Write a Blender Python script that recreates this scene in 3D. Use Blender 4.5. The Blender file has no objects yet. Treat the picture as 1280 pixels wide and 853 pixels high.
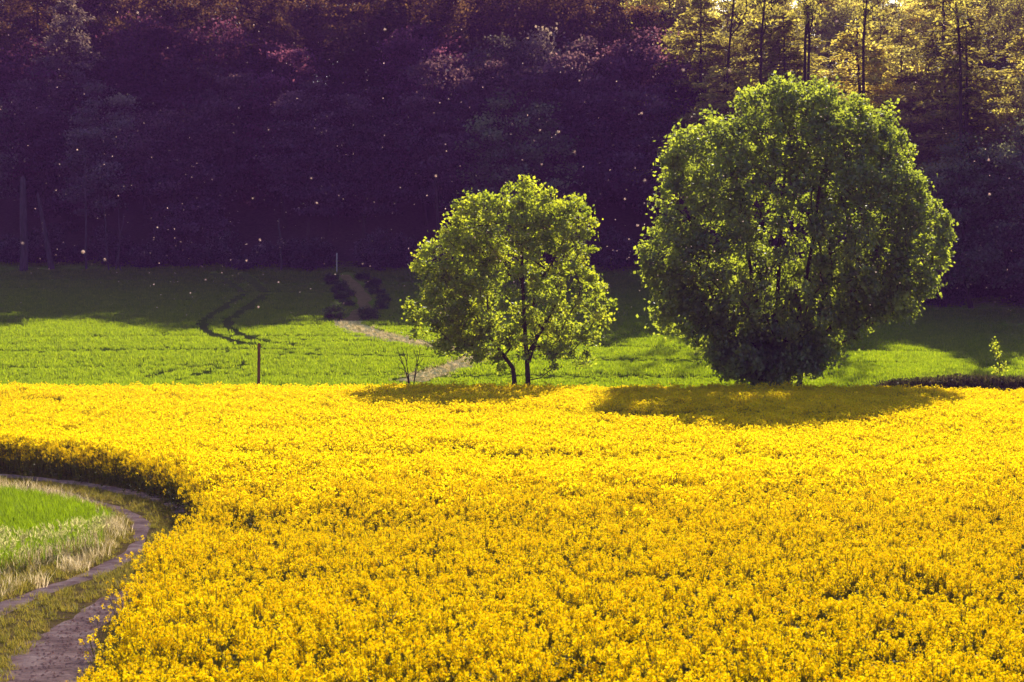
import bpy, math, random
import numpy as np
from mathutils import Vector

R = math.radians
rng = np.random.default_rng(7)
random.seed(7)
SC = bpy.context.scene
COL = SC.collection
F = 2500.0            # focal length in pixels of the 1280 wide photograph
CAMZ = 4.97
HAZE_DENSITY = 0.00018

# ------------------------------------------------------------------ terrain
def smooth(a, b, v):
    t = np.clip((np.asarray(v, float) - a) / (b - a), 0, 1)
    return t * t * (3 - 2 * t)

_T = np.arange(-80.0, 420.0, 0.25)
_S = 0.026 * smooth(38, 52, _T) * (1 - smooth(103, 112, _T)) + 0.106 * smooth(103, 113, _T)
_Z = np.cumsum(_S) * 0.25

def edge(x):
    """distance at which the wood begins"""
    x = np.asarray(x, float)
    return 203.0 - 0.10 * (x + 50) - 22.0 * smooth(8, 48, x) + 1.6 * np.sin(x * 0.13 + 1.0)

def G(x, d):
    x = np.asarray(x, float); d = np.asarray(d, float)
    z = np.interp(d, _T, _Z)
    e = d - edge(x)
    h = 0.37 * 4.0 * np.log1p(np.exp(np.clip(e / 4.0, -40, 40)))
    h = 22 * (1 - np.exp(-h / 22.0)) * 1.25
    far = smooth(20, 40, d)
    z = z + h - 0.05 * np.maximum(0, d - 262) - far * 0.0
    z = z - 0.035 * smooth(0, 40, x) * smooth(110, 160, d) * np.maximum(0, x)
    z = z + far * (0.10 * np.sin(x * 0.11 + 0.6) * np.sin(d * 0.07 + 1.0) + 0.06 * np.sin(x * 0.05 + d * 0.16))
    return z

def hit(px, py, dz=0.0):
    """ground point of the place seen in direction (px, py) of the photograph, dz above the ground"""
    ds = np.arange(14.0, 260.0, 0.1)
    xs = (px - 640.0) / F * ds
    zs = CAMZ - (py - 426.5) / F * ds
    k = np.argmax(zs <= G(xs, ds) + dz)
    return np.array([xs[k], ds[k], float(G(xs[k], ds[k]))])

# ------------------------------------------------------------------ object helpers
def tag(o, label=None, cat=None, group=None, kind=None):
    if label: o['label'] = label
    if cat: o['category'] = cat
    if group: o['group'] = group
    if kind: o['kind'] = kind
    return o

def link(o, parent=None):
    COL.objects.link(o)
    if parent: o.parent = parent
    return o

def empty(name, loc, label, cat, group=None, rz=0.0):
    o = bpy.data.objects.new(name, None)
    o.empty_display_size = 0.3
    o.location = loc; o.rotation_euler = (0, 0, rz)
    link(o)
    return tag(o, label, cat, group)

def mesh(name, V, Fc, mats, tint=None, fm=None, smoothed=False):
    """V (n,3); Fc list of int arrays (each k by 3 or 4); fm material index per face array"""
    me = bpy.data.meshes.new(name)
    V = np.asarray(V, np.float32)
    me.vertices.add(len(V)); me.vertices.foreach_set('co', V.ravel())
    Fc = [np.asarray(f, np.int32) for f in Fc if len(f)]
    nl = sum(f.size for f in Fc); nf = sum(len(f) for f in Fc)
    me.loops.add(nl); me.polygons.add(nf)
    me.loops.foreach_set('vertex_index', np.concatenate([f.ravel() for f in Fc]))
    sizes = np.concatenate([np.full(len(f), f.shape[1], np.int32) for f in Fc])
    starts = np.concatenate([[0], np.cumsum(sizes)[:-1]]).astype(np.int32)
    me.polygons.foreach_set('loop_start', starts)
    if not isinstance(mats, (list, tuple)): mats = [mats]
    for m in mats: me.materials.append(m)
    if fm is not None:
        me.polygons.foreach_set('material_index', np.concatenate([np.asarray(a, np.int32) for a in fm]))
    me.polygons.foreach_set('use_smooth', np.full(nf, bool(smoothed)))
    if tint is not None:
        a = me.attributes.new('tint', 'FLOAT', 'POINT')
        a.data.foreach_set('value', np.asarray(tint, np.float32))
    me.update(calc_edges=True)
    return me

def unit(v):
    return v / np.maximum(1e-9, np.linalg.norm(v, axis=-1, keepdims=True))

def leaves(P, A, N, L, W, fold=0.18):
    """diamond leaves: base point P, direction A, normal N, length L, half width W"""
    A = unit(A); S = unit(np.cross(A, N)); N = np.cross(S, A)
    L = L[:, None]; W = W[:, None]
    v0 = P; v2 = P + A * L
    m = P + A * L * 0.48
    v1 = m + S * W + N * W * fold; v3 = m - S * W + N * W * fold
    V = np.stack([v0, v1, v2, v3], 1).reshape(-1, 3)
    Fc = np.arange(len(P) * 4).reshape(-1, 4)
    return V, Fc

def tubes(A, B, ra, rb, n=5):
    """separate tapered prisms from A to B"""
    A = np.asarray(A, float); B = np.asarray(B, float)
    d = unit(B - A)
    ref = np.where(np.abs(d[:, 2:3]) > 0.9, np.array([[1.0, 0, 0]]), np.array([[0, 0, 1.0]]))
    u = unit(np.cross(d, ref)); w = np.cross(d, u)
    ang = np.arange(n) * 2 * np.pi / n
    c = np.cos(ang)[None, :, None]; s = np.sin(ang)[None, :, None]
    ring = u[:, None] * c + w[:, None] * s
    VA = A[:, None] + ring * np.asarray(ra)[:, None, None]
    VB = B[:, None] + ring * np.asarray(rb)[:, None, None]
    V = np.concatenate([VA, VB], 1).reshape(-1, 3)
    k = len(A); base = (np.arange(k) * 2 * n)[:, None]
    i = np.arange(n)[None]; j = (np.arange(n) + 1)[None] % n
    Fc = np.stack([base + i, base + j, base + n + j, base + n + i], 2).reshape(-1, 4)
    return V, Fc

def sweep(P, rad, n=9, rough=0.0, cap=True, seed=1):
    """one continuous tube through the points P"""
    r_ = np.random.default_rng(seed)
    P = np.asarray(P, float); m = len(P)
    T = unit(np.gradient(P, axis=0))
    ref = np.array([1.0, 0, 0]) if abs(T[0, 2]) > 0.8 else np.array([0, 0, 1.0])
    V = []
    ph = np.arange(n) * 2 * np.pi / n
    bump = 1 + rough * r_.normal(size=n)
    for k in range(m):
        u = np.cross(T[k], ref); u /= np.linalg.norm(u); w = np.cross(T[k], u)
        rr = rad[k] * bump * (1 + rough * 0.5 * r_.normal(size=n))
        V.append(P[k] + np.outer(np.cos(ph) * rr, u) + np.outer(np.sin(ph) * rr, w))
    V = np.concatenate(V)
    q = []
    for k in range(m - 1):
        for i in range(n):
            j = (i + 1) % n
            q.append((k * n + i, k * n + j, (k + 1) * n + j, (k + 1) * n + i))
    t = []
    if cap:
        V = np.concatenate([V, [P[-1] + T[-1] * rad[-1] * 0.4]])
        t = [((m - 1) * n + i, (m - 1) * n + (i + 1) % n, len(V) - 1) for i in range(n)]
    return V, np.array(q), np.array(t, np.int32).reshape(-1, 3)

class Soup:
    """collects arrays into one mesh"""
    def __init__(s): s.V = []; s.Q = []; s.T = []; s.qm = []; s.tm = []; s.t = []; s.n = 0
    def add(s, V, Q=None, T=None, mat=0, tint=0.5):
        V = np.asarray(V)
        if Q is not None and len(Q): s.Q.append(np.asarray(Q) + s.n); s.qm.append(np.full(len(Q), mat))
        if T is not None and len(T): s.T.append(np.asarray(T) + s.n); s.tm.append(np.full(len(T), mat))
        s.V.append(V); s.t.append(np.broadcast_to(np.asarray(tint, float), (len(V),))); s.n += len(V)
    def mesh(s, name, mats, smoothed=False):
        Fc = []; fm = []
        if s.Q: Fc.append(np.concatenate(s.Q)); fm.append(np.concatenate(s.qm))
        if s.T: Fc.append(np.concatenate(s.T)); fm.append(np.concatenate(s.tm))
        return mesh(name, np.concatenate(s.V), Fc, mats, np.concatenate(s.t), fm, smoothed)

# ------------------------------------------------------------------ materials
def new_mat(name):
    m = bpy.data.materials.new(name); m.use_nodes = True
    nt = m.node_tree; nt.nodes.clear()
    return m, nt, nt.nodes.new('ShaderNodeOutputMaterial')

def N(nt, kind, **kw):
    n = nt.nodes.new(kind)
    for k, v in kw.items():
        if k in n.inputs: n.inputs[k].default_value = v
        else: setattr(n, k, v)
    return n

def ramp(nt, fac, stops):
    n = nt.nodes.new('ShaderNodeValToRGB')
    el = n.color_ramp.elements
    el[0].position = stops[0][0]; el[0].color = (*stops[0][1], 1)
    el[1].position = stops[-1][0]; el[1].color = (*stops[-1][1], 1)
    for p, c in stops[1:-1]:
        e = el.new(p); e.color = (*c, 1)
    nt.links.new(fac, n.inputs['Fac'])
    return n.outputs['Color']

def mixc(nt, a, b, fac=1.0, mode='MULTIPLY'):
    n = nt.nodes.new('ShaderNodeMix'); n.data_type = 'RGBA'; n.blend_type = mode
    for sock, v in ((n.inputs['Factor'], fac), (n.inputs['A'], a), (n.inputs['B'], b)):
        if hasattr(v, 'is_output'): nt.links.new(v, sock)
        elif isinstance(v, (int, float)): sock.default_value = v
        else: sock.default_value = (*v, 1)
    return n.outputs['Result']

def leaf_material(name, stops, trans_gain=(1.5, 1.35, 0.6), trans=0.5, gloss=0.04, objcol=False, rand=0.25):
    """thin translucent leaf or petal; tint attribute and a per object random give colour variety"""
    m, nt, out = new_mat(name)
    at = N(nt, 'ShaderNodeAttribute', attribute_name='tint')
    oi = N(nt, 'ShaderNodeObjectInfo')
    ma = N(nt, 'ShaderNodeMath', operation='MULTIPLY_ADD')
    nt.links.new(oi.outputs['Random'], ma.inputs[0]); ma.inputs[1].default_value = rand
    ad = N(nt, 'ShaderNodeMath', operation='SUBTRACT'); nt.links.new(at.outputs['Fac'], ad.inputs[0]); ad.inputs[1].default_value = rand / 2
    nt.links.new(ad.outputs[0], ma.inputs[2])
    c = ramp(nt, ma.outputs[0], stops)
    if objcol: c = mixc(nt, c, oi.outputs['Color'])
    di = N(nt, 'ShaderNodeBsdfDiffuse'); nt.links.new(c, di.inputs['Color'])
    tr = N(nt, 'ShaderNodeBsdfTranslucent'); nt.links.new(mixc(nt, c, trans_gain), tr.inputs['Color'])
    mx = N(nt, 'ShaderNodeMixShader'); mx.inputs['Fac'].default_value = trans
    nt.links.new(di.outputs[0], mx.inputs[1]); nt.links.new(tr.outputs[0], mx.inputs[2])
    last = mx.outputs[0]
    if gloss > 0:
        gl = N(nt, 'ShaderNodeBsdfGlossy'); gl.inputs['Roughness'].default_value = 0.5
        m2 = N(nt, 'ShaderNodeMixShader'); m2.inputs['Fac'].default_value = gloss
        nt.links.new(last, m2.inputs[1]); nt.links.new(gl.outputs[0], m2.inputs[2]); last = m2.outputs[0]
    nt.links.new(last, out.inputs['Surface'])
    return m

def solid_material(name, stops, scale=8.0, rough=0.9, bump=0.3, bscale=None, stretch=(1, 1, 1), detail=6.0, bdist=0.05):
    m, nt, out = new_mat(name)
    tc = N(nt, 'ShaderNodeTexCoord'); mp = N(nt, 'ShaderNodeMapping'); mp.inputs['Scale'].default_value = stretch
    nt.links.new(tc.outputs['Object'], mp.inputs['Vector'])
    no = N(nt, 'ShaderNodeTexNoise', Scale=scale, Detail=detail, Roughness=0.65); nt.links.new(mp.outputs[0], no.inputs['Vector'])
    c = ramp(nt, no.outputs['Fac'], stops)
    b = N(nt, 'ShaderNodeBsdfDiffuse'); b.inputs['Roughness'].default_value = rough
    nt.links.new(c, b.inputs['Color'])
    if bump:
        n2 = N(nt, 'ShaderNodeTexNoise', Scale=bscale or scale * 3, Detail=6.0); nt.links.new(mp.outputs[0], n2.inputs['Vector'])
        bu = N(nt, 'ShaderNodeBump', Strength=bump, Distance=bdist); nt.links.new(n2.outputs['Fac'], bu.inputs['Height'])
        nt.links.new(bu.outputs[0], b.inputs['Normal'])
    nt.links.new(b.outputs[0], out.inputs['Surface'])
    return m

M = {}
M['petal'] = leaf_material('rapeseed_petal', [(0.0, (0.86, 0.54, 0.002)), (0.5, (0.90, 0.69, 0.003)), (1.0, (0.92, 0.77, 0.008))], (1.0, 1.0, 1.0), 0.62, 0.0)
M['rape_stem'] = leaf_material('rapeseed_stem', [(0.0, (0.13, 0.115, 0.014)), (1.0, (0.24, 0.22, 0.03))], (1.3, 1.2, 0.6), 0.35, 0.02)
M['rape_leaf'] = leaf_material('rapeseed_leaf', [(0.0, (0.055, 0.060, 0.016)), (1.0, (0.10, 0.105, 0.028))], (1.8, 1.7, 0.6), 0.42, 0.03)
M['meadow'] = leaf_material('meadow_blade', [(0.0, (0.076, 0.112, 0.005)), (0.5, (0.122, 0.158, 0.006)), (1.0, (0.195, 0.225, 0.010))], (2.25, 2.25, 0.5), 0.58, 0.02, rand=0.3)
M['wheat'] = leaf_material('wheat_blade', [(0.0, (0.075, 0.115, 0.004)), (1.0, (0.14, 0.19, 0.007))], (1.9, 1.9, 0.5), 0.55, 0.02)
M['ear'] = leaf_material('barley_ear', [(0.0, (0.22, 0.23, 0.07)), (1.0, (0.48, 0.45, 0.22))], (1.3, 1.25, 1.0), 0.5, 0.02)
M['straw'] = leaf_material('dry_blade', [(0.0, (0.22, 0.17, 0.08)), (0.5, (0.46, 0.37, 0.20)), (1.0, (0.74, 0.62, 0.45))], (1.1, 1.05, 0.9), 0.4, 0.02, rand=0.5)
M['verge'] = leaf_material('verge_blade', [(0.0, (0.10, 0.10, 0.02)), (0.5, (0.17, 0.15, 0.035)), (1.0, (0.27, 0.20, 0.06))], (1.3, 1.25, 0.6), 0.45, 0.02, rand=0.5)
M['weed'] = leaf_material('weed_blade', [(0.0, (0.03, 0.035, 0.015)), (0.7, (0.07, 0.06, 0.03)), (1.0, (0.20, 0.15, 0.07))], (1.2, 1.1, 0.7), 0.35, 0.02, rand=0.4)
M['leaf_bright'] = leaf_material('maple_leaf', [(0.0, (0.085, 0.105, 0.018)), (0.5, (0.145, 0.160, 0.026)), (1.0, (0.22, 0.215, 0.032))], (3.05, 3.1, 0.7), 0.54, 0.05, rand=0.0)
M['leaf_green'] = leaf_material('round_tree_leaf', [(0.0, (0.046, 0.060, 0.034)), (0.5, (0.074, 0.094, 0.048)), (1.0, (0.12, 0.142, 0.055))], (5.2, 4.7, 0.6), 0.52, 0.06, rand=0.0)
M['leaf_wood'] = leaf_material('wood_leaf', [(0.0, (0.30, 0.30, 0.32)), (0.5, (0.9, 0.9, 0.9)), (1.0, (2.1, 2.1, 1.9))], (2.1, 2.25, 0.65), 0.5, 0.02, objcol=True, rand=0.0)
M['bark'] = solid_material('bark', [(0.3, (0.035, 0.022, 0.018)), (0.7, (0.10, 0.065, 0.05))], 6.0, 0.9, 0.6, 20.0, (1, 1, 0.25))
M['bark_wood'] = solid_material('wood_bark', [(0.3, (0.022, 0.014, 0.018)), (0.7, (0.065, 0.042, 0.045))], 5.0, 0.95, 0.4, 16.0, (1, 1, 0.25))
M['bark_pale'] = solid_material('pale_bare_wood', [(0.3, (0.04, 0.027, 0.042)), (0.7, (0.10, 0.070, 0.105))], 5.0, 0.9, 0.5, 16.0, (1, 1, 0.2))
M['post'] = solid_material('post_wood', [(0.3, (0.10, 0.05, 0.03)), (0.7, (0.24, 0.12, 0.07))], 9.0, 0.85, 0.5, 30.0, (1, 1, 0.12))
M['pale_pole'] = solid_material('pale_pole', [(0.3, (0.45, 0.40, 0.40)), (0.7, (0.62, 0.56, 0.55))], 9.0, 0.7, 0.2)
M['rut'] = solid_material('rut_earth', [(0.30, (0.15, 0.088, 0.085)), (0.5, (0.37, 0.230, 0.215)), (0.70, (0.58, 0.40, 0.36))], 1.7, 0.95, 0.7, 7.0, detail=10.0, bdist=0.05)
M['track'] = solid_material('track_turf', [(0.25, (0.10, 0.075, 0.025)), (0.5, (0.20, 0.135, 0.05)), (0.75, (0.32, 0.20, 0.10))], 2.5, 0.95, 0.8, 12.0, detail=8.0)
M['line_soil_shade'] = solid_material('line_soil_shade', [(0.3, (0.040, 0.055, 0.008)), (0.7, (0.085, 0.105, 0.014))], 3.0, 0.95, 0.5)  # bare line soil with the gaps' shadow put into its dark colour
M['straw_path'] = solid_material('straw_path', [(0.25, (0.40, 0.36, 0.10)), (0.5, (0.66, 0.56, 0.24)), (0.75, (0.80, 0.68, 0.40))], 1.6, 0.95, 0.8, 8.0, detail=8.0)
M['fluff'] = leaf_material('seed_fluff', [(0.0, (0.80, 0.60, 0.56)), (1.0, (0.88, 0.70, 0.66))], (1.0, 0.95, 0.9), 0.5, 0.0)

def ground_material():
    m, nt, out = new_mat('ground_soil')
    tc = N(nt, 'ShaderNodeTexCoord')
    reg = N(nt, 'ShaderNodeAttribute', attribute_name='region')
    n1 = N(nt, 'ShaderNodeTexNoise', Scale=0.35, Detail=9.0, Roughness=0.7); nt.links.new(tc.outputs['Object'], n1.inputs['Vector'])
    n2 = N(nt, 'ShaderNodeTexNoise', Scale=3.0, Detail=8.0, Roughness=0.7); nt.links.new(tc.outputs['Object'], n2.inputs['Vector'])
    green = ramp(nt, n1.outputs['Fac'], [(0.3, (0.078, 0.112, 0.008)), (0.7, (0.14, 0.178, 0.012))])
    soil = ramp(nt, n2.outputs['Fac'], [(0.3, (0.022, 0.020, 0.010)), (0.7, (0.05, 0.045, 0.02))])
    litter = ramp(nt, n2.outputs['Fac'], [(0.3, (0.030, 0.016, 0.022)), (0.7, (0.07, 0.04, 0.045))])
    s = N(nt, 'ShaderNodeSeparateColor'); nt.links.new(reg.outputs['Color'], s.inputs[0])
    c = mixc(nt, green, soil, s.outputs[0], 'MIX'); c = mixc(nt, c, litter, s.outputs[1], 'MIX')
    b = N(nt, 'ShaderNodeBsdfDiffuse'); b.inputs['Roughness'].default_value = 0.9
    nt.links.new(c, b.inputs['Color'])
    bu = N(nt, 'ShaderNodeBump', Strength=0.6, Distance=0.1); nt.links.new(n2.outputs['Fac'], bu.inputs['Height']); nt.links.new(bu.outputs[0], b.inputs['Normal'])
    nt.links.new(b.outputs[0], out.inputs['Surface'])
    return m

# ------------------------------------------------------------------ plan of the place
TRACK = np.array([(-7.3, 12), (-7.6, 18), (-7.7, 23), (-7.9, 29), (-8.3, 33), (-8.55, 37.5), (-7.95, 43), (-8.15, 48), (-9.1, 52.5), (-11.0, 56.9), (-14.0, 61.2), (-18, 64.6), (-26, 69), (-40, 75)], float)

def resample(P, step):
    P = np.asarray(P, float)
    # Catmull-Rom through the points
    out = []
    Q = np.vstack([2 * P[0] - P[1], P, 2 * P[-1] - P[-2]])
    for i in range(1, len(Q) - 2):
        p0, p1, p2, p3 = Q[i - 1], Q[i], Q[i + 1], Q[i + 2]
        n = max(2, int(np.linalg.norm(p2 - p1) / step))
        t = np.linspace(0, 1, n, endpoint=False)[:, None]
        out.append(0.5 * ((2 * p1) + (-p0 + p2) * t + (2 * p0 - 5 * p1 + 4 * p2 - p3) * t ** 2 + (-p0 + 3 * p1 - 3 * p2 + p3) * t ** 3))
    out.append(P[-1:])
    return np.concatenate(out)

def offset(P, off):
    T = unit(np.gradient(P, axis=0))
    return P + np.stack([T[:, 1], -T[:, 0]], 1) * (off if np.ndim(off) == 0 else np.asarray(off)[:, None])

def inside(poly, P):
    x, y = P[:, 0], P[:, 1]; r = np.zeros(len(P), bool)
    for (x1, y1), (x2, y2) in zip(poly, np.roll(poly, -1, 0)):
        c = ((y1 > y) != (y2 > y)) & (x < (x2 - x1) * (y - y1) / (y2 - y1 + 1e-12) + x1)
        r ^= c
    return r

def dist_to(P, L):
    """distance of points P to the polyline vertices L (dense)"""
    best = np.full(len(P), 1e9)
    for k in range(0, len(L), 64):
        d = np.linalg.norm(P[:, None] - L[None, k:k + 64], axis=2).min(1)
        best = np.minimum(best, d)
    return best

TR = resample(TRACK, 0.4)
CROP_EDGE = offset(TR, np.interp(TR[:, 1], [15, 25, 30, 37, 43, 50, 55, 60, 64], [3.6, 2.9, 2.5, 2.1, 1.25, 0.95, 1.1, 1.5, 1.7]))
crop_left = CROP_EDGE[CROP_EDGE[:, 1] > 12]
far_x = np.linspace(-40, 50, 30)
far_line = np.stack([far_x, 103.2 - 0.085 * far_x + 0.25 * np.sin(far_x * 0.7)], 1)
CROP = np.vstack([crop_left, far_line, [(50, 12)]])
WHEAT = np.array([(-11.0, 44.6), (-10.3, 47.5), (-10.4, 52.0), (-12.0, 55.6), (-14.8, 58.9), (-19, 61.5), (-30, 67), (-44, 66), (-44, 43.6), (-20, 43.4), (-11, 43.3)])

def scatter(x0, x1, y0, y1, per_m2, jit=1.0, seed=3):
    r_ = np.random.default_rng(seed)
    s = 1 / math.sqrt(per_m2)
    gx, gy = np.meshgrid(np.arange(x0, x1, s), np.arange(y0, y1, s))
    P = np.stack([gx.ravel(), gy.ravel()], 1)
    return P + (r_.random(P.shape) - 0.5) * s * jit * 1.6

def wav(x, y, s, ph=0.0):
    return (np.sin(x * s + 1.3 + ph + 1.7 * np.sin(y * s * 0.7 + ph)) + np.sin(y * s * 1.31 + 0.4 - ph + 1.4 * np.sin(x * s * 0.83)) + np.sin((x + y) * s * 0.57 + 2.1 + ph)) / 3

# ground sheet
def axis(lims):
    a = [np.arange(p, q, s) for p, q, s in lims]
    return np.concatenate(a + [[lims[-1][1]]])
gx = axis([(-190, -70, 6), (-70, 70, 1.0), (70, 190, 6)])
gy = axis([(-30, 0, 5), (0, 280, 1.0), (280, 400, 6)])
XX, YY = np.meshgrid(gx, gy)
gv = np.stack([XX.ravel(), YY.ravel(), G(XX, YY).ravel()], 1)
nx = len(gx); ii, jj = np.meshgrid(np.arange(nx - 1), np.arange(len(gy) - 1))
a0 = (jj * nx + ii).ravel()
gq = np.stack([a0, a0 + 1, a0 + nx + 1, a0 + nx], 1)
gme = mesh('ground', gv, [gq], ground_material(), smoothed=True)
reg = np.zeros((len(gv), 4), np.float32); reg[:, 3] = 1
reg[:, 0] = inside(CROP, gv[:, :2]) * 1.0
reg[:, 1] = smooth(-3, 2, gv[:, 1] - edge(gv[:, 0]))
gme.attributes.new('region', 'FLOAT_COLOR', 'POINT').data.foreach_set('color', reg.ravel())
ground = link(bpy.data.objects.new('ground', gme)); tag(ground, kind='structure')

def strip(name, P, half, m, lift, seed=0, cross=4, wob=0.12, hw=None):
    r_ = np.random.default_rng(seed)
    n = len(P)
    def rough(k):
        v = np.convolve(r_.normal(size=n + 10), np.ones(7) / 7, 'same')[5:-5]
        return v * wob * 2
    hl = half * (1 if hw is None else hw) + rough(0); hr = half * (1 if hw is None else hw) + rough(1)
    T = unit(np.gradient(P, axis=0)); S = np.stack([T[:, 1], -T[:, 0]], 1)
    V = []
    for j in range(cross + 1):
        f = -1 + 2 * j / cross
        w = np.where(f < 0, hl * f, hr * f)
        q = P + S * w[:, None]
        V.append(np.column_stack([q, G(q[:, 0], q[:, 1]) + lift - (0.02 * (abs(f) > 0.99))]))
    V = np.stack(V, 1).reshape(-1, 3)
    c = cross + 1
    Q = [(k * c + j, k * c + j + 1, (k + 1) * c + j + 1, (k + 1) * c + j) for k in range(n - 1) for j in range(cross)]
    o = link(bpy.data.objects.new(name, mesh(name, V, [np.array(Q)], m, smoothed=True)))
    return tag(o, kind='structure')

strip('farm_track', TR, 1.95, M['track'], 0.03, 1, 8)
RUT_R = offset(TR, 0.98); RUT_L = offset(TR, np.interp(TR[:, 1], [30, 38, 44, 52, 58], [-.95, -.95, -.75, -.75, -.95]))
hwR = 1.28 - 0.5 * smooth(30, 40, RUT_R[:, 1])
strip('wheel_rut', RUT_R, 0.57, M['rut'], 0.045, 2, 4, 0.14, hwR)
strip('wheel_rut', RUT_L, 0.26, M['rut'], 0.045, 3, 4, 0.10)

# the straw covered lane that winds up through the meadow, and its shaded upper end
LANE_PX = [(515, 478), (545, 466), (580, 455), (604, 446), (585, 440), (540, 433), (500, 426), (465, 417), (440, 409), (436, 402)]
LANE = resample(np.array([hit(*p)[:2] for p in LANE_PX]), 0.5)
strip('straw_lane', LANE, 1.15, M['straw_path'], 0.03, 5, 6, 0.30, 0.75 + 0.5 * smooth(112, 135, LANE[:, 1]))
UP = resample(np.array([hit(*p)[:2] for p in [(437, 402), (450, 391), (457, 380), (452, 368), (440, 356), (430, 344)]]), 0.6)
strip('lane', UP, 0.6, M['track'], 0.03, 6, 4, 0.15)

# tractor lines in the meadow
LINES_PX = [
    [(334, 368), (322, 377), (305, 389), (286, 402), (286, 410), (300, 419), (325, 427), (352, 431), (372, 433)],
    [(306, 368), (293, 377), (275, 389), (257, 401), (252, 409), (262, 418), (285, 426), (310, 432), (322, 434)],
    [(182, 472), (215, 465), (250, 459), (280, 454), (300, 450)],
    [(240, 471), (275, 463), (310, 455), (345, 449)],
]
LINES_PX += [[(268, 342), (278, 349), (290, 357), (304, 366)], [(300, 342), (312, 350), (322, 358), (332, 366)]]
LINES = [resample(np.array([hit(*p)[:2] for p in L]), 0.5) for L in LINES_PX]
for i, L in enumerate(LINES):
    strip('tractor_line', L, 0.25 if i in (2, 3) else 0.55, M['line_soil_shade'], 0.03, 20 + i, 2, 0.04)
ALL_LINES = np.vstack([L for i, L in enumerate(LINES) if i not in (2, 3)]); FAINT = np.vstack(LINES[2:4])

# ------------------------------------------------------------------ scattered masses (geometry nodes)
def scatter_object(name, P, scale, protos, label, cat, pick=None, tilt=0.12, seed=5, sink=0.0):
    r_ = np.random.default_rng(seed)
    n = len(P)
    co = np.column_stack([P, G(P[:, 0], P[:, 1]) - sink]).astype(np.float32)
    me = bpy.data.meshes.new(name)
    me.vertices.add(n); me.vertices.foreach_set('co', co.ravel())
    rot = np.stack([r_.normal(size=n) * tilt, r_.normal(size=n) * tilt, r_.random(n) * 2 * np.pi], 1).astype(np.float32)
    me.attributes.new('rot', 'FLOAT_VECTOR', 'POINT').data.foreach_set('vector', rot.ravel())
    me.attributes.new('scl', 'FLOAT', 'POINT').data.foreach_set('value', np.asarray(scale, np.float32))
    if pick is None: pick = r_.integers(0, len(protos), n)
    me.attributes.new('pick', 'INT', 'POINT').data.foreach_set('value', np.asarray(pick, np.int32))
    o = link(bpy.data.objects.new(name, me)); tag(o, label, cat, kind='stuff')
    src = bpy.data.collections.new(name + '_kinds')
    for k, pm in enumerate(protos):
        src.objects.link(bpy.data.objects.new(f'{name}_kind_{k:02d}', pm))
    ng = bpy.data.node_groups.new(name + '_scatter', 'GeometryNodeTree')
    ng.interface.new_socket('Geometry', in_out='INPUT', socket_type='NodeSocketGeometry')
    ng.interface.new_socket('Geometry', in_out='OUTPUT', socket_type='NodeSocketGeometry')
    gi = ng.nodes.new('NodeGroupInput'); go = ng.nodes.new('NodeGroupOutput')
    ci = ng.nodes.new('GeometryNodeCollectionInfo'); ci.inputs['Collection'].default_value = src
    ci.inputs['Separate Children'].default_value = True; ci.inputs['Reset Children'].default_value = True
    ip = ng.nodes.new('GeometryNodeInstanceOnPoints'); ip.inputs['Pick Instance'].default_value = True
    def attr(nm, ty):
        a = ng.nodes.new('GeometryNodeInputNamedAttribute'); a.data_type = ty; a.inputs['Name'].default_value = nm
        return next(s for s in a.outputs if s.enabled and s.name == 'Attribute')
    eu = ng.nodes.new('FunctionNodeEulerToRotation')
    ng.links.new(attr('rot', 'FLOAT_VECTOR'), eu.inputs[0])
    ng.links.new(gi.outputs[0], ip.inputs['Points']); ng.links.new(ci.outputs[0], ip.inputs['Instance'])
    ng.links.new(attr('pick', 'INT'), ip.inputs['Instance Index'])
    ng.links.new(eu.outputs[0], ip.inputs['Rotation']); ng.links.new(attr('scl', 'FLOAT'), ip.inputs['Scale'])
    ng.links.new(ip.outputs[0], go.inputs[0])
    o.modifiers.new('scatter', 'NODES').node_group = ng
    return o

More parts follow.
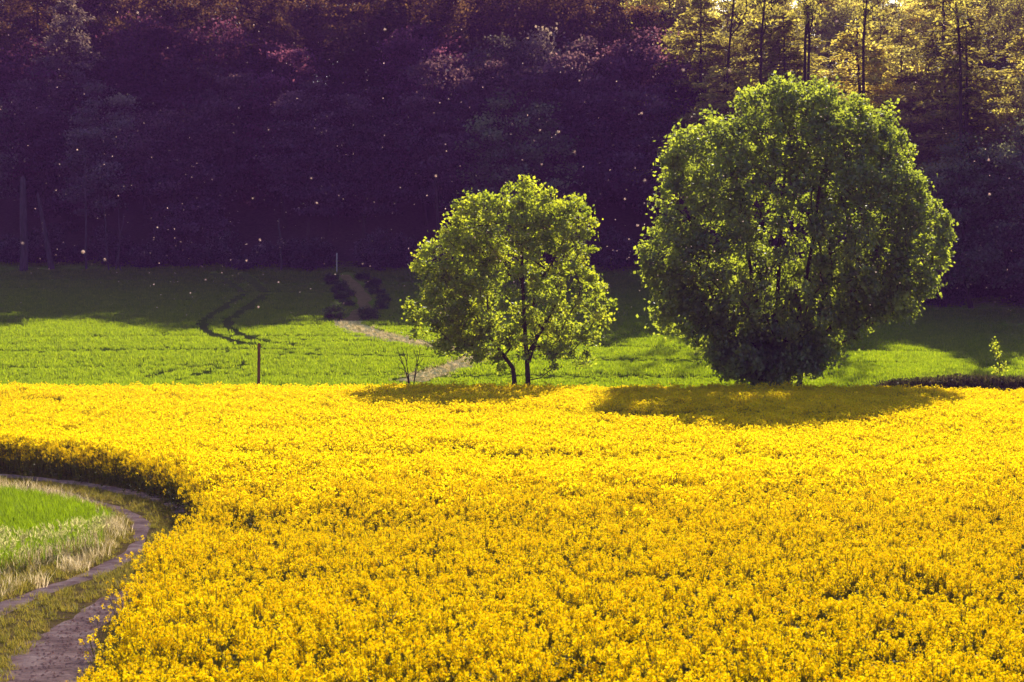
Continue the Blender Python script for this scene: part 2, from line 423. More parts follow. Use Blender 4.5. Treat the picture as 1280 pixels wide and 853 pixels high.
def rape_plant(s, r_, ox, oy, h, lod):
    """adds one flowering rapeseed plant to the soup"""
    base = np.array([ox, oy, 0.0])
    lean = np.array([*(r_.normal(size=2) * 0.06), 0])
    top = base + lean + [0, 0, h]
    mid = base + lean * 0.4 + [0, 0, h * 0.55]
    A = [base, mid]; B = [mid, top]; ra = [0.010, 0.008]; rb = [0.008, 0.004]
    nb = r_.integers(5, 8) if lod == 0 else r_.integers(4, 6)
    tips = [top]
    for k in range(nb):
        f = r_.uniform(0.42, 0.85)
        p = base + lean * f + np.array([0, 0, h * f])
        az = r_.random() * 6.283; out = r_.uniform(0.08, 0.27)
        t = p + np.array([math.cos(az) * out, math.sin(az) * out, 0])
        t[2] = h * r_.uniform(0.80, 1.05)
        A.append(p); B.append(t); ra.append(0.005); rb.append(0.003); tips.append(t)
    V, Q = tubes(A, B, ra, rb, 3)
    s.add(V, Q, mat=1, tint=np.repeat(r_.random(len(A)), 6))
    tips = np.array(tips)
    nf = 18 if lod == 0 else 9
    size = 0.0150 if lod == 0 else 0.022
    P = np.repeat(tips, nf, 0); m = len(P)
    ph = r_.random(m) * 6.283; u = np.sqrt(r_.random(m))
    rr = (0.036 if lod == 0 else 0.042) * u
    P = P + np.stack([np.cos(ph) * rr, np.sin(ph) * rr, 0.025 * (1 - u) - (0.085 if lod == 0 else 0.055) * r_.random(m) + 0.02], 1)
    nor = unit(np.stack([np.cos(ph) * u, np.sin(ph) * u, np.full(m, 0.55)], 1) + r_.normal(size=(m, 3)) * 0.35)
    tan = unit(np.cross(nor, r_.normal(size=(m, 3))))
    bi = np.cross(nor, tan)
    tint = np.repeat(np.clip(0.5 + 0.22 * r_.normal(size=m), 0, 1), 4)
    for a, b in (((tan, bi), (bi, tan)) if lod == 0 else ((tan, bi),)):
        a_, b_ = a, b
    if lod == 0:
        # four petals as two crossed strips
        for a, b in ((tan, bi), (bi, -tan)):
            w = size * 0.62
            c = np.stack([P - a * size + nor * size * .35, P - b * w, P + a * size + nor * size * .35, P + b * w], 1).reshape(-1, 3)
            s.add(c, np.arange(m * 4).reshape(-1, 4), mat=0, tint=tint)
    else:
        sz = (size * r_.uniform(0.8, 1.2, m))[:, None]
        c = np.stack([P - tan * sz, P - bi * sz, P + tan * sz, P + bi * sz], 1).reshape(-1, 3)
        s.add(c, np.arange(m * 4).reshape(-1, 4), mat=0, tint=tint)
    # leaves
    nl = 9 if lod == 0 else 4
    z = r_.uniform(0.05, 0.7, nl) * h
    az = r_.random(nl) * 6.283
    Pl = base + lean * (z / h)[:, None] + np.stack([np.zeros(nl), np.zeros(nl), z], 1)
    Al = np.stack([np.cos(az), np.sin(az), r_.uniform(-0.3, 0.7, nl)], 1)
    L = r_.uniform(0.10, 0.22, nl) * (1.2 - z / h)
    V, Q = leaves(Pl, Al, np.tile([0, 0, 1.0], (nl, 1)) + r_.normal(size=(nl, 3)) * .3, L, L * 0.24)
    s.add(V, Q, mat=2, tint=np.repeat(r_.random(nl), 4))

RMATS = [M['petal'], M['rape_stem'], M['rape_leaf']]
near_p, far_p = [], []
for k in range(12):
    r_ = np.random.default_rng(100 + k); s = Soup()
    rape_plant(s, r_, 0, 0, r_.uniform(1.08, 1.24), 0)
    near_p.append(s.mesh('rapeseed_plant', RMATS))
for k in range(10):
    r_ = np.random.default_rng(200 + k); s = Soup()
    for j in range(7):
        rape_plant(s, r_, *(r_.uniform(-0.27, 0.27, 2)), r_.uniform(1.04, 1.24), 1)
    far_p.append(s.mesh('rapeseed_clump', RMATS))

def crop_mask(P, margin=0.0):
    ok = inside(CROP, P)
    ok &= np.abs(P[:, 0]) < P[:, 1] * 0.256 + 3.5
    # a tractor gap on the far left
    gap = (P[:, 0] < -16.5 + wav(P[:, 0], P[:, 1], .9)) & (np.abs(P[:, 1] - (90.5 + 0.10 * (P[:, 0] + 20))) < 0.85)
    return ok & ~gap
def crop_scale(P):
    return 1.0 + 0.065 * wav(P[:, 0], P[:, 1], 0.45) + 0.035 * wav(P[:, 0], P[:, 1], 1.6, 2.0) - 0.11 * smooth(0.25, 0.8, wav(P[:, 0] * .25, P[:, 1], 0.5, 1.0))

P = scatter(-20, 22, 17, 62, 15, seed=11)
P = P[crop_mask(P)]
P = P[np.random.default_rng(10).random(len(P)) > smooth(40, 62, P[:, 1])]
rr_ = np.random.default_rng(12)
keep = rr_.random(len(P)) < 0.88 + 0.3 * wav(P[:, 0], P[:, 1], 1.9)
P = P[keep]
scatter_object('rapeseed_crop', P, crop_scale(P) * rr_.normal(1, 0.085, len(P)), near_p,
               'flowering yellow rapeseed crop covering the front of the field', 'rapeseed', tilt=0.09, seed=13)
P = scatter(-44, 44, 40, 106, 4.6, seed=14)
P = P[crop_mask(P)]
P = P[np.random.default_rng(9).random(len(P)) < smooth(40, 62, P[:, 1])]
rr_ = np.random.default_rng(15)
keep = rr_.random(len(P)) < 0.93 + 0.2 * wav(P[:, 0], P[:, 1], 1.3)
P = P[keep]
scatter_object('rapeseed_crop', P, crop_scale(P) * rr_.normal(1, 0.05, len(P)), far_p,
               'flowering yellow rapeseed crop in the far part of the field, up to the two trees', 'rapeseed', tilt=0.05, seed=16)
# stragglers on the field's edge
E = CROP_EDGE[(CROP_EDGE[:, 1] > 18) & (CROP_EDGE[:, 1] < 74)]
rr_ = np.random.default_rng(17)
P = np.repeat(E, 14, 0) + rr_.normal(size=(len(E) * 14, 2)) * [0.25, 0.25]
P = P[rr_.random(len(P)) < np.where(P[:, 1] > 48, 0.9, 0.45)]
scatter_object('rapeseed_edge', P, rr_.uniform(0.5, 1.0, len(P)), near_p,
               'shorter rapeseed plants leaning out along the edge of the field above the track', 'rapeseed', tilt=0.2, seed=18)

def blades(s, r_, n, spread, h0, h1, w, mat, lean=0.5, seg=2):
    x = r_.uniform(-spread, spread, n); y = r_.uniform(-spread, spread, n)
    az = r_.random(n) * 6.283; h = r_.uniform(h0, h1, n); ln = h * r_.uniform(0.1, lean, n)
    d = np.stack([np.cos(az), np.sin(az), np.zeros(n)], 1); side = np.stack([-np.sin(az + 0.6), np.cos(az + 0.6), np.zeros(n)], 1)
    p0 = np.stack([x, y, np.zeros(n)], 1)
    p1 = p0 + d * (ln * 0.35)[:, None] + np.stack([np.zeros(n), np.zeros(n), h * 0.62], 1)
    p2 = p0 + d * ln[:, None] + np.stack([np.zeros(n), np.zeros(n), h], 1)
    V = np.stack([p0 - side * w, p0 + side * w, p1 + side * w * .8, p1 - side * w * .8, p2], 1).reshape(-1, 3)
    b = np.arange(n) * 5
    s.add(V, np.stack([b, b + 1, b + 2, b + 3], 1), np.stack([b + 3, b + 2, b + 4], 1), mat=mat, tint=np.repeat(np.clip(0.5 + .25 * r_.normal(size=n), 0, 1), 5))
    return p2, d

def tuft_set(k, n, spread, h0, h1, w, m, seed, lean=0.5):
    out = []
    for i in range(k):
        r_ = np.random.default_rng(seed + i); s = Soup()
        blades(s, r_, n, spread, h0, h1, w, 0, lean)
        out.append(s.mesh('grass_tuft', [m]))
    return out

# meadow grass (young cereal)
rr_ = np.random.default_rng(31)
P = scatter(-58, 62, 100, 206, 4.2, seed=30)
ok = (np.abs(P[:, 0]) < P[:, 1] * 0.256 + 4) & ~inside(CROP, P) & (P[:, 1] < edge(P[:, 0]) + 1.5) & (P[:, 1] > 100)
P = P[ok]
P = P[(dist_to(P, LANE) > 1.25) & (dist_to(P, UP) > 1.0)]
dl = dist_to(P, ALL_LINES)
P = P[(dl > 0.62) & (dist_to(P, FAINT) > 0.34)]
sc = 1.0 + 0.16 * wav(P[:, 0] * 0.16, P[:, 1], 0.8) + 0.14 * wav(P[:, 0] * 0.25, P[:, 1], 2.6, 1.2)
bare = smooth(0.25, 0.6, wav(P[:, 0] * 0.10, P[:, 1], 1.1, 0.7))
sc = sc * (1 - 0.55 * bare) * rr_.uniform(0.85, 1.15, len(P))
scatter_object('meadow_grass', P, sc, tuft_set(6, 46, 0.36, 0.12, 0.26, 0.016, M['meadow'], 300), 'short bright green cereal covering the sloping meadow behind the yellow field', 'grass', seed=32)

# young wheat on the left, its barley fringe and dry verges
P = scatter(-44, -8, 42, 68, 26, seed=40)
ok = inside(WHEAT, P) & (P[:, 0] > -P[:, 1] * 0.256 - 4)
P = P[ok]; rr_ = np.random.default_rng(41)
scatter_object('young_wheat', P, rr_.uniform(0.8, 1.2, len(P)) * (1 + .15 * wav(P[:, 0], P[:, 1], 1.1)), tuft_set(6, 26, 0.13, 0.16, 0.34, 0.007, M['wheat'], 320), 'bright green young wheat in the bend of the track', 'wheat', seed=42)

def ear_set(k):
    out = []
    for i in range(k):
        r_ = np.random.default_rng(400 + i); s = Soup()
        blades(s, r_, 8, 0.10, 0.2, 0.45, 0.008, 2, 0.6)
        tip, d = blades(s, r_, 7, 0.10, 0.55, 0.85, 0.005, 0, 0.25)
        A = np.repeat(unit(d * 0.45 + [0, 0, 1.0]), 7, 0); n = len(A)
        pos = np.repeat(tip, 7, 0) - A * 0.02 + A * np.tile(np.linspace(0, 0.10, 7), len(tip))[:, None]
        V, Q = leaves(pos, A + r_.normal(size=(n, 3)) * 0.28, r_.normal(size=(n, 3)), np.full(n, 0.10), np.full(n, 0.011))
        s.add(V, Q, mat=1, tint=np.repeat(r_.random(n), 4))
        out.append(s.mesh('barley_tuft', [M['wheat'], M['ear'], M['verge']]))
    return out
ears = ear_set(6)
rr_ = np.random.default_rng(45)
P = scatter(-24, -8.6, 41.2, 50, 18, seed=44)
lineY = np.where(P[:, 0] < -10.6, 42.2, 42.2 + (P[:, 0] + 10.6) * 3.4)
dd = np.abs(P[:, 1] - lineY - 0.2 * wav(P[:, 0], P[:, 1], 2.0))
ok = (dd < 0.8) & (dist_to(P, TR) > 1.35) & (rr_.random(len(P)) < 0.85)
P = P[ok]
scatter_object('barley_fringe', P, rr_.uniform(0.75, 1.05, len(P)), ears, 'pale feathery barley ears fringing the green wheat', 'barley', seed=46)

rr_ = np.random.default_rng(51)
P = scatter(-26, -6, 35, 70, 22, seed=50)
dt = dist_to(P, TR)
leftside = ~inside(np.vstack([TR, [(60, 75), (60, 12)]]), P)
ok = leftside & (dt > 1.2) & ~inside(WHEAT, P) & (P[:, 0] > -P[:, 1] * 0.256 - 2) & (P[:, 1] < 63) & (rr_.random(len(P)) < 0.8) & (dt < 9)
far_verge = ok & (P[:, 1] > 52)
P = P[ok]
pale = wav(P[:, 0], P[:, 1], 0.9) + 0.4 * rr_.normal(size=len(P))
pk = np.where(pale > -0.15, rr_.integers(0, 4, len(P)), rr_.integers(4, 8, len(P)))
dry = tuft_set(4, 20, 0.15, 0.18, 0.42, 0.007, M['straw'], 340, 0.9) + tuft_set(4, 22, 0.15, 0.10, 0.30, 0.008, M['verge'], 350, 0.9)
scatter_object('dry_grass', P, rr_.uniform(0.6, 1.1, len(P)), dry, 'dry straw-coloured grass on the verge between track and wheat', 'grass', pick=pk, seed=52)

rr_ = np.random.default_rng(55)
P = scatter(-40, -4, 16, 76, 30, seed=54)
dC = dist_to(P, TR); dR = dist_to(P, RUT_R); dL = dist_to(P, RUT_L)
dens = np.where(dC < 0.5, 0.85, 0.6)
ok = (dC < 2.1) & (dR > np.where(P[:, 1] < 36, 0.58, 0.42) + 0.22 * wav(P[:, 0], P[:, 1], 3.7)) & (dL > 0.26 + 0.14 * wav(P[:, 0], P[:, 1], 3.1, 2.0)) & (rr_.random(len(P)) < dens) & (P[:, 0] > -P[:, 1] * 0.256 - 2)
P = P[ok]
scatter_object('track_grass', P, rr_.uniform(0.35, 0.8, len(P)), tuft_set(5, 30, 0.15, 0.08, 0.26, 0.008, M['verge'], 360, 1.0), 'low yellowing grass on the middle and edges of the track', 'grass', seed=56)

# dry grass along the straw lane
rr_ = np.random.default_rng(61)
P = np.repeat(LANE, 14, 0) + rr_.normal(size=(len(LANE) * 14, 2)) * 0.75
P = P[(rr_.random(len(P)) < 0.75)]
pk = np.where(rr_.random(len(P)) < 0.75, rr_.integers(0, 4, len(P)), rr_.integers(4, 8, len(P)))
scatter_object('lane_grass', P, rr_.uniform(0.35, 0.75, len(P)), dry, 'trampled dry grass on the lane through the meadow', 'grass', pick=pk, seed=62)

# stones and clods on the wheel ruts
def clods():
    out = []
    for i in range(4):
        r_ = np.random.default_rng(480 + i)
        u = np.array([(1, 0, 0), (0, 1, 0), (-1, 0, 0), (0, -1, 0), (0, 0, .8), (.7, .7, .3), (-.7, .7, .3), (-.7, -.7, .3), (.7, -.7, .3)], float)
        u = u * r_.uniform(0.6, 1.2, (9, 1)) * 0.03
        T = [(4, 0, 5), (4, 5, 1), (4, 1, 6), (4, 6, 2), (4, 2, 7), (4, 7, 3), (4, 3, 8), (4, 8, 0)]
        out.append(mesh('clod', u, [np.array(T)], M['rut']))
    return out
rr_ = np.random.default_rng(65)
R1 = RUT_R[(RUT_R[:, 1] > 22) & (RUT_R[:, 1] < 45)]
P = np.repeat(R1, 40, 0) + rr_.normal(size=(len(R1) * 40, 2)) * 0.34
scatter_object('track_stones', P, rr_.uniform(0.3, 1.0, len(P)) ** 2.0 , clods(), 'small clods and stones lying on the bare wheel rut', 'gravel', seed=66, sink=-0.05)

# weedy strip at the far edge of the rapeseed
rr_ = np.random.default_rng(71)
wx = rr_.uniform(-2, 34, 3400)
P = np.stack([wx, np.interp(wx, far_line[:, 0], far_line[:, 1]) + 0.7 + rr_.normal(size=len(wx)) * 0.35], 1)
big = smooth(18, 21, wx) + 0.35 * (np.abs(wx - 13.5) < 3)
hgt = np.where(wx < 17, 0.72, 1.0) + 0.75 * np.clip(big, 0, 1) + 0.2 * wav(wx, wx * 0, 1.7)
keep = rr_.random(len(wx)) < np.where(big > 0.3, 0.95, 0.55)
P = P[keep]; hgt = hgt[keep]
wt = []
for i in range(5):
    r_ = np.random.default_rng(700 + i); s = Soup()
    blades(s, r_, 26, 0.2, 0.5, 1.05, 0.012, 0, 0.5)
    n = 40
    V, Q = leaves(np.stack([r_.uniform(-.2, .2, n), r_.uniform(-.2, .2, n), r_.uniform(.1, .9, n)], 1), r_.normal(size=(n, 3)), r_.normal(size=(n, 3)), r_.uniform(.06, .13, n), r_.uniform(.02, .04, n))
    s.add(V, Q, mat=0, tint=np.repeat(r_.random(n), 4))
    wt.append(s.mesh('weed_tuft', [M['weed']]))
scatter_object('weed_strip', P, hgt * rr_.uniform(0.85, 1.15, len(P)), wt, 'dark seeding weeds in a strip between the rapeseed and the meadow', 'weeds', seed=72)

# ------------------------------------------------------------------ trees
def ellipsoid_pts(r_, ells, n, shell=0.45, low=None):
    """clump centres inside a union of ellipsoids, most of them near the surface"""
    vol = np.array([e[3] * e[4] * e[5] for e in ells]) ** 0.8
    out = []
    while len(out) < n:
        e = ells[r_.choice(len(ells), p=vol / vol.sum())]
        v = r_.normal(size=3); v /= np.linalg.norm(v)
        rad = r_.uniform(0.0, 1) ** (1 / 3) if r_.random() > shell else r_.uniform(0.82, 1.0)
        p = np.array(e[:3]) + v * rad * np.array(e[3:6])
        if low is not None and p[2] < low: continue
        out.append(p)
    return np.array(out)

def skeleton(stems, C, seed, r_tip=0.012, expo=0.48, sag=0.12, step=0.8):
    """branches from the stems (list of point lists) to the clump centres C; returns tubes"""
    r_ = np.random.default_rng(seed)
    pos = []; par = []; isstem = []
    for st in stems:
        for k, p in enumerate(st):
            par.append(-1 if k == 0 else len(pos) - 1); pos.append(np.array(p, float)); isstem.append(True)
    axis0 = np.mean([s_[min(2, len(s_) - 1)] for s_ in stems], 0)
    order = np.argsort(np.linalg.norm((C - axis0) * [1, 1, 0.7], axis=1))
    pos = list(pos)
    for i in order:
        p = C[i]
        A = np.array(pos)
        d = p - A
        dist = np.linalg.norm(d, axis=1)
        pen = dist + 0.9 * np.maximum(0, A[:, 2] + 0.35 * np.linalg.norm(d[:, :2], axis=1) - p[2])
        q = int(np.argmin(pen))
        n = max(1, int(round(dist[q] / step)))
        last = q
        for k in range(1, n + 1):
            t = k / n
            m = A[q] * (1 - t) + p * t
            m = m + np.array([0, 0, -sag * math.sin(math.pi * t) * dist[q] * 0.5]) + (r_.normal(size=3) * 0.07 * step if k < n else 0)
            par.append(last); pos.append(m); isstem.append(False); last = len(pos) - 1
    pos = np.array(pos); par = np.array(par)
    load = np.ones(len(pos))
    for k in range(len(pos) - 1, -1, -1):
        if par[k] >= 0: load[par[k]] += load[k]
    rad = r_tip * load ** expo
    e = np.where(par >= 0)[0]
    return pos, par, rad, e

def tree_meshes(name, stems, C, lm, bm, seed, n_leaf, clump, leaf, trunk_r=None, r_tip=0.012, expo=0.48, droop=0.0, up=0.5, flat=0.75, center=None):
    r_ = np.random.default_rng(seed)
    pos, par, rad, e = skeleton(stems, C, seed, r_tip, expo)
    s = Soup()
    V, Q = tubes(pos[par[e]], pos[e], np.minimum(rad[par[e]], rad[e] * 1.35), rad[e], 5)
    s.add(V, Q)
    k0 = 0
    for st in stems:
        idx = np.arange(k0, k0 + len(st)); k0 += len(st)
        rr = rad[idx] * 1.04
        if trunk_r: rr = np.maximum(rr, trunk_r * np.linspace(1, 0.35, len(idx)))
        rr[0] *= 1.35
        V, Q, T = sweep(np.array(st), rr, 10, 0.06, True, seed)
        s.add(V, Q, T)
    trunk = s.mesh(name + '_trunk', [bm], True)
    n = len(C) * n_leaf
    cs = np.repeat(r_.uniform(0.65, 1.3, len(C)), n_leaf)
    P = np.repeat(C, n_leaf, 0) + r_.normal(size=(n, 3)) * (clump * cs)[:, None] * [1, 1, flat]
    cen = np.mean(C, 0) if center is None else center
    outw = unit(P - cen)
    A = unit(outw * 0.7 + r_.normal(size=(n, 3)) * 0.7 + [0, 0, -droop])
    Nn = unit(np.array([0, 0, up]) + outw * 0.35 + r_.normal(size=(n, 3)) * 0.55)
    L = leaf * r_.uniform(0.7, 1.3, n)
    V, Q = leaves(P - A * L[:, None] * 0.5, A, Nn, L, L * 0.40)
    tint = np.clip(np.repeat(r_.normal(0.5, 0.22, len(C)), n_leaf) + r_.normal(0, 0.14, n), 0, 1)
    crown = mesh(name + '_crown', V, [Q], lm, np.repeat(tint, 4))
    return trunk, crown

def px_ell(L, d, depth=1.0):
    """ellipsoids given in photograph pixels at distance d: (x, y, rx, ry, [depth offset m])"""
    out = []
    for e in L:
        k = d / F
        out.append(((e[0] - 640) * k, d + (e[4] if len(e) > 4 else 0), CAMZ - (e[1] - 426.5) * k, e[2] * k, (e[5] if len(e) > 5 else e[2]) * k * depth, e[3] * k))
    return out

def place_tree(name, base, label, cat, tm, cm, group=None, color=None, crown_name='crown'):
    t = empty(name, base, label, cat, group)
    a = bpy.data.objects.new('trunk', tm); b = bpy.data.objects.new(crown_name, cm)
    link(a, t); link(b, t)
    if color: b.color = (*color, 1)
    return t

# small maple with two stems
d1 = 106.5
bx = (651 - 640) / F * d1
base1 = np.array([bx, d1, float(G(bx, d1))])
r_ = np.random.default_rng(801)
ell = px_ell([(640, 350, 108, 112), (566, 385, 60, 52, -0.5, 45), (580, 340, 62, 52, 0.5, 60), (708, 385, 62, 58, 0.4, 60), (655, 272, 52, 50), (700, 300, 50, 50, .3), (705, 432, 45, 30, -.4), (598, 422, 58, 30, .5), (612, 290, 55, 48), (652, 246, 30, 26), (702, 272, 42, 36), (606, 282, 42, 36), (566, 392, 58, 48), (562, 338, 46, 44), (575, 325, 44, 40)], d1, 0.95)
C = ellipsoid_pts(r_, ell, 780, 0.66, low=CAMZ - (462 - 426.5) * d1 / F) - base1
dens = wav(C[:, 0] + C[:, 1], C[:, 2] - C[:, 1] * .5, 1.5)
C = C[dens > -0.52]
def P2(px, py, dy=0.0):
    return ((px - 640) / F * d1 - base1[0], dy, CAMZ - (py - 426.5) / F * d1 - base1[2])
st1 = [(*P2(643, 500)[:2], -0.1), P2(643, 476), P2(641, 460, .1), P2(630, 445, .2), P2(615, 425, .1), P2(600, 405, 0)]
st2 = [(*P2(660, 500, .2)[:2], -0.1), P2(660, 476, .2), P2(659, 455, .2), P2(657, 425, .1), P2(655, 390, 0), P2(653, 350, 0), P2(652, 310, .1), P2(652, 280, 0), P2(652, 255, 0)]
st3 = [P2(659, 452, .2), P2(668, 428, .3), P2(684, 400, .4), P2(698, 375, .4)]
tm, cm = tree_meshes('maple', [st1, st2, st3], C, M['leaf_bright'], M['bark'], 802, 54, 0.22, 0.19, trunk_r=0.15, r_tip=0.010, expo=0.40, up=0.45)
place_tree('maple_tree', base1, 'smaller yellow-green tree with two thin stems behind the rapeseed', 'tree', tm, cm)

# big round many-stemmed tree
d2 = 106.0
bx = (968 - 640) / F * d2
base2 = np.array([bx, d2, float(G(bx, d2))])
r_ = np.random.default_rng(811)
ell = px_ell([(988, 275, 168, 168), (880, 330, 80, 82, -.6, 90), (1098, 300, 84, 110, .5, 110), (1060, 362, 84, 42, -.5, 90), (888, 390, 72, 48, .3, 70), (965, 432, 62, 50, 0, 62), (930, 440, 50, 34, -.6, 60), (1005, 446, 44, 30, -.6, 60), (960, 456, 64, 22, -.8, 60), (950, 425, 60, 40, .8, 60)] + [(925, 452, 40, 26, -.9, 45), (985, 458, 40, 20, -1.0, 45), (1015, 455, 32, 22, -.5, 45), (955, 462, 60, 18, -1.1, 50)] + [(950, 425, 60, 40, .8, 60), (898, 205, 70, 58), (1060, 190, 80, 70), (985, 165, 85, 66), (845, 330, 45, 50), (1150, 300, 36, 60), (1128, 358, 42, 30)], d2, 0.95)
C = ellipsoid_pts(r_, ell, 1900, 0.62, low=CAMZ - (481 - 426.5) * d2 / F) - base2
dens = wav(C[:, 0] + C[:, 1] * .6, C[:, 2] - C[:, 1] * .6, 1.15)
C = C[dens > -0.62]
def P3(px, py, dy=0.0):
    return ((px - 640) / F * d2 - base2[0], dy, CAMZ - (py - 426.5) / F * d2 - base2[2])
stems = []
for (x0, path) in ((985, [(985, 455), (992, 420), (1003, 370), (1015, 300), (1022, 240), (1030, 190)]), (962, [(960, 455), (952, 415), (940, 360), (930, 300), (925, 240)]),
                   (972, [(972, 450), (972, 400), (975, 330), (980, 250), (985, 180)]), (945, [(940, 450), (915, 410), (890, 370), (870, 330)]), (995, [(1003, 450), (1035, 415), (1070, 370), (1100, 330)])):
    dy = random.uniform(-0.5, 0.5)
    stems.append([(*P3(x0, 500, dy * .3)[:2], -0.1)] + [P3(a, b, dy * (1 + k * .5)) for k, (a, b) in enumerate(path)])
tm, cm = tree_meshes('round_tree', stems, C, M['leaf_green'], M['bark'], 812, 62, 0.25, 0.22, trunk_r=0.17, r_tip=0.010, expo=0.38, droop=0.5, up=0.35, flat=0.95)
place_tree('round_tree', base2, 'big round dense green tree with many stems, foliage down to the ground', 'tree', tm, cm)

# wood on the hillside: prototypes
def broadleaf(seed, H, W, low, nC, nL, leaf, clump):
    r_ = np.random.default_rng(seed)
    ells = [(0, 0, low + (H - low) * .52, W * .5, W * .5, (H - low) * .48)]
    for k in range(6):
        az = r_.random() * 6.283; zz = r_.uniform(low + 1.5, H - 4)
        f = W * 0.28
        ells.append((math.cos(az) * f, math.sin(az) * f, zz, W * r_.uniform(.22, .34), W * r_.uniform(.22, .34), r_.uniform(2, 3.6)))
    C = ellipsoid_pts(r_, ells, nC, 0.6)
    C = C[wav(C[:, 0] + C[:, 1] * .5, C[:, 2], 0.9, seed) > -0.5]
    wob = np.cumsum(r_.normal(size=(8, 2)) * 0.16, 0)
    st = [(wob[k, 0] if k else 0, wob[k, 1] if k else 0, -0.4 + (H * 0.86 + .4) * k / 7) for k in range(8)]
    return tree_meshes('broadleaf', [st], C, M['leaf_wood'], M['bark_wood'], seed, nL, clump, leaf, trunk_r=0.24, r_tip=0.022, expo=0.36, up=0.8, flat=0.40, droop=0.1)

def larch(seed, H, W):
    """tall tree with level, layered branch sprays"""
    r_ = np.random.default_rng(seed)
    s = Soup()
    wob = np.cumsum(r_.normal(size=(9, 2)) * 0.10, 0)
    st = np.array([(wob[k, 0], wob[k, 1], -0.4 + (H + .4) * k / 8) for k in range(9)])
    V, Q, T = sweep(st, np.linspace(0.30, 0.03, 9), 9, 0.05, True, seed); s.add(V, Q, T)
    LP = []; LA = []; LT = []
    z = H * 0.22
    A = []; B = []; ra = []; rb = []
    while z < H - 0.6:
        for k in range(r_.integers(3, 6)):
            az = r_.random() * 6.283
            ln = W * 0.5 * min(1, ((H - z) / H * 2.6) ** 0.7) * r_.uniform(0.5, 1.2)
            c = np.array([np.interp(z, st[:, 2], st[:, 0]), np.interp(z, st[:, 2], st[:, 1]), z])
            dv = np.array([math.cos(az), math.sin(az), 0])
            pts = [c + dv * ln * t + np.array([0, 0, ln * (0.10 * t - 0.34 * t * t + 0.14 * t ** 3)]) for t in (0, .33, .66, 1)]
            for j in range(3):
                A.append(pts[j]); B.append(pts[j + 1]); ra.append(0.06 * (1 - j / 3.4)); rb.append(0.06 * (1 - (j + 1) / 3.4))
            n = int(18 + ln * 30); t = r_.uniform(0.12, 1.02, n) ** 0.75
            sd = np.array([-dv[1], dv[0], 0])
            wdt = 0.75 * (1.15 - t) * min(1, ln / 3) + 0.12
            p = c + dv * (ln * t)[:, None] + np.stack([0 * t, 0 * t, ln * (0.10 * t - 0.34 * t * t + 0.14 * t ** 3)], 1) + sd * (r_.normal(size=n) * wdt)[:, None]
            p[:, 2] += r_.normal(size=n) * 0.14 - 0.10
            LP.append(p); LA.append(dv * 0.8 + r_.normal(size=(n, 3)) * 0.6 + [0, 0, -0.3]); LT.append(np.full(n, r_.normal(0.5, 0.15)))
        z += r_.uniform(0.45, 0.8)
    V, Q = tubes(A, B, ra, rb, 4); s.add(V, Q)
    trunk = s.mesh('larch_trunk', [M['bark_wood']], True)
    LP = np.concatenate(LP); LA = np.concatenate(LA); n = len(LP)
    V, Q = leaves(LP, LA, np.array([0, 0, 1.0]) + r_.normal(size=(n, 3)) * 0.5, r_.uniform(.25, .5, n), r_.uniform(.07, .13, n))
    t = np.clip(np.concatenate(LT) + r_.normal(0, 0.15, n), 0, 1)
    return trunk, mesh('larch_crown', V, [Q], M['leaf_wood'], np.repeat(t, 4))

def shrub_mesh(seed, H, W, nC=60, nL=50):
    r_ = np.random.default_rng(seed)
    ells = [(0, 0, H * .5, W * .5, W * .5, H * .5), (W * .3, 0, H * .35, W * .35, W * .3, H * .35), (-W * .25, .2, H * .4, W * .35, W * .3, H * .4)]
    C = ellipsoid_pts(r_, ells, nC, 0.5, low=0.15)
    stems = [[(0.1 * k - .15, 0, -0.2), (0.25 * k - .4, r_.normal() * .1, H * .35), (.4 * k - .6, r_.normal() * .2, H * .6)] for k in range(4)]
    return tree_meshes('shrub', stems, C, M['leaf_wood'], M['bark_wood'], seed, nL, 0.26, 0.20, r_tip=0.008, expo=0.4)

BL = [broadleaf(900 + k, *a) for k, a in enumerate([(21, 10, 3.0, 150, 130, .34, .80), (23, 9, 4.5, 140, 130, .34, .78), (19, 11, 2.2, 160, 130, .34, .82), (22, 8.5, 6.0, 125, 130, .34, .76), (20.5, 9.5, 2.5, 150, 130, .34, .80)])]
LA_ = [larch(950 + k, *a) for k, a in enumerate([(25, 9.0), (23, 10.0), (26, 8.0)])]
SH = [shrub_mesh(970 + k, *a) for k, a in enumerate([(2.6, 3.4), (3.6, 3.2), (1.8, 3.0)])]

SHADE_PLUM = np.array((0.078, 0.022, 0.112)); SHADE_BLUE = np.array((0.048, 0.042, 0.082)); GOLD = np.array((0.27, 0.21, 0.10)); GREY = np.array((0.105, 0.085, 0.13)); RUST = np.array((0.12, 0.062, 0.030))  # leaf colours; the plum and blue ones hold the wood's shade tint

def wood_zone(px, row):
    """where in the photograph's wood a tree stands, in findable words"""
    hi = row >= 2
    if px < 300: z = 'left of the tractor lines'
    elif px < 500: z = 'above the shaded lane'
    elif px < 780: z = 'behind the smaller tree'
    elif px < 1130: z = 'behind the big round tree'
    else: z = 'right of the big round tree'
    return z, hi

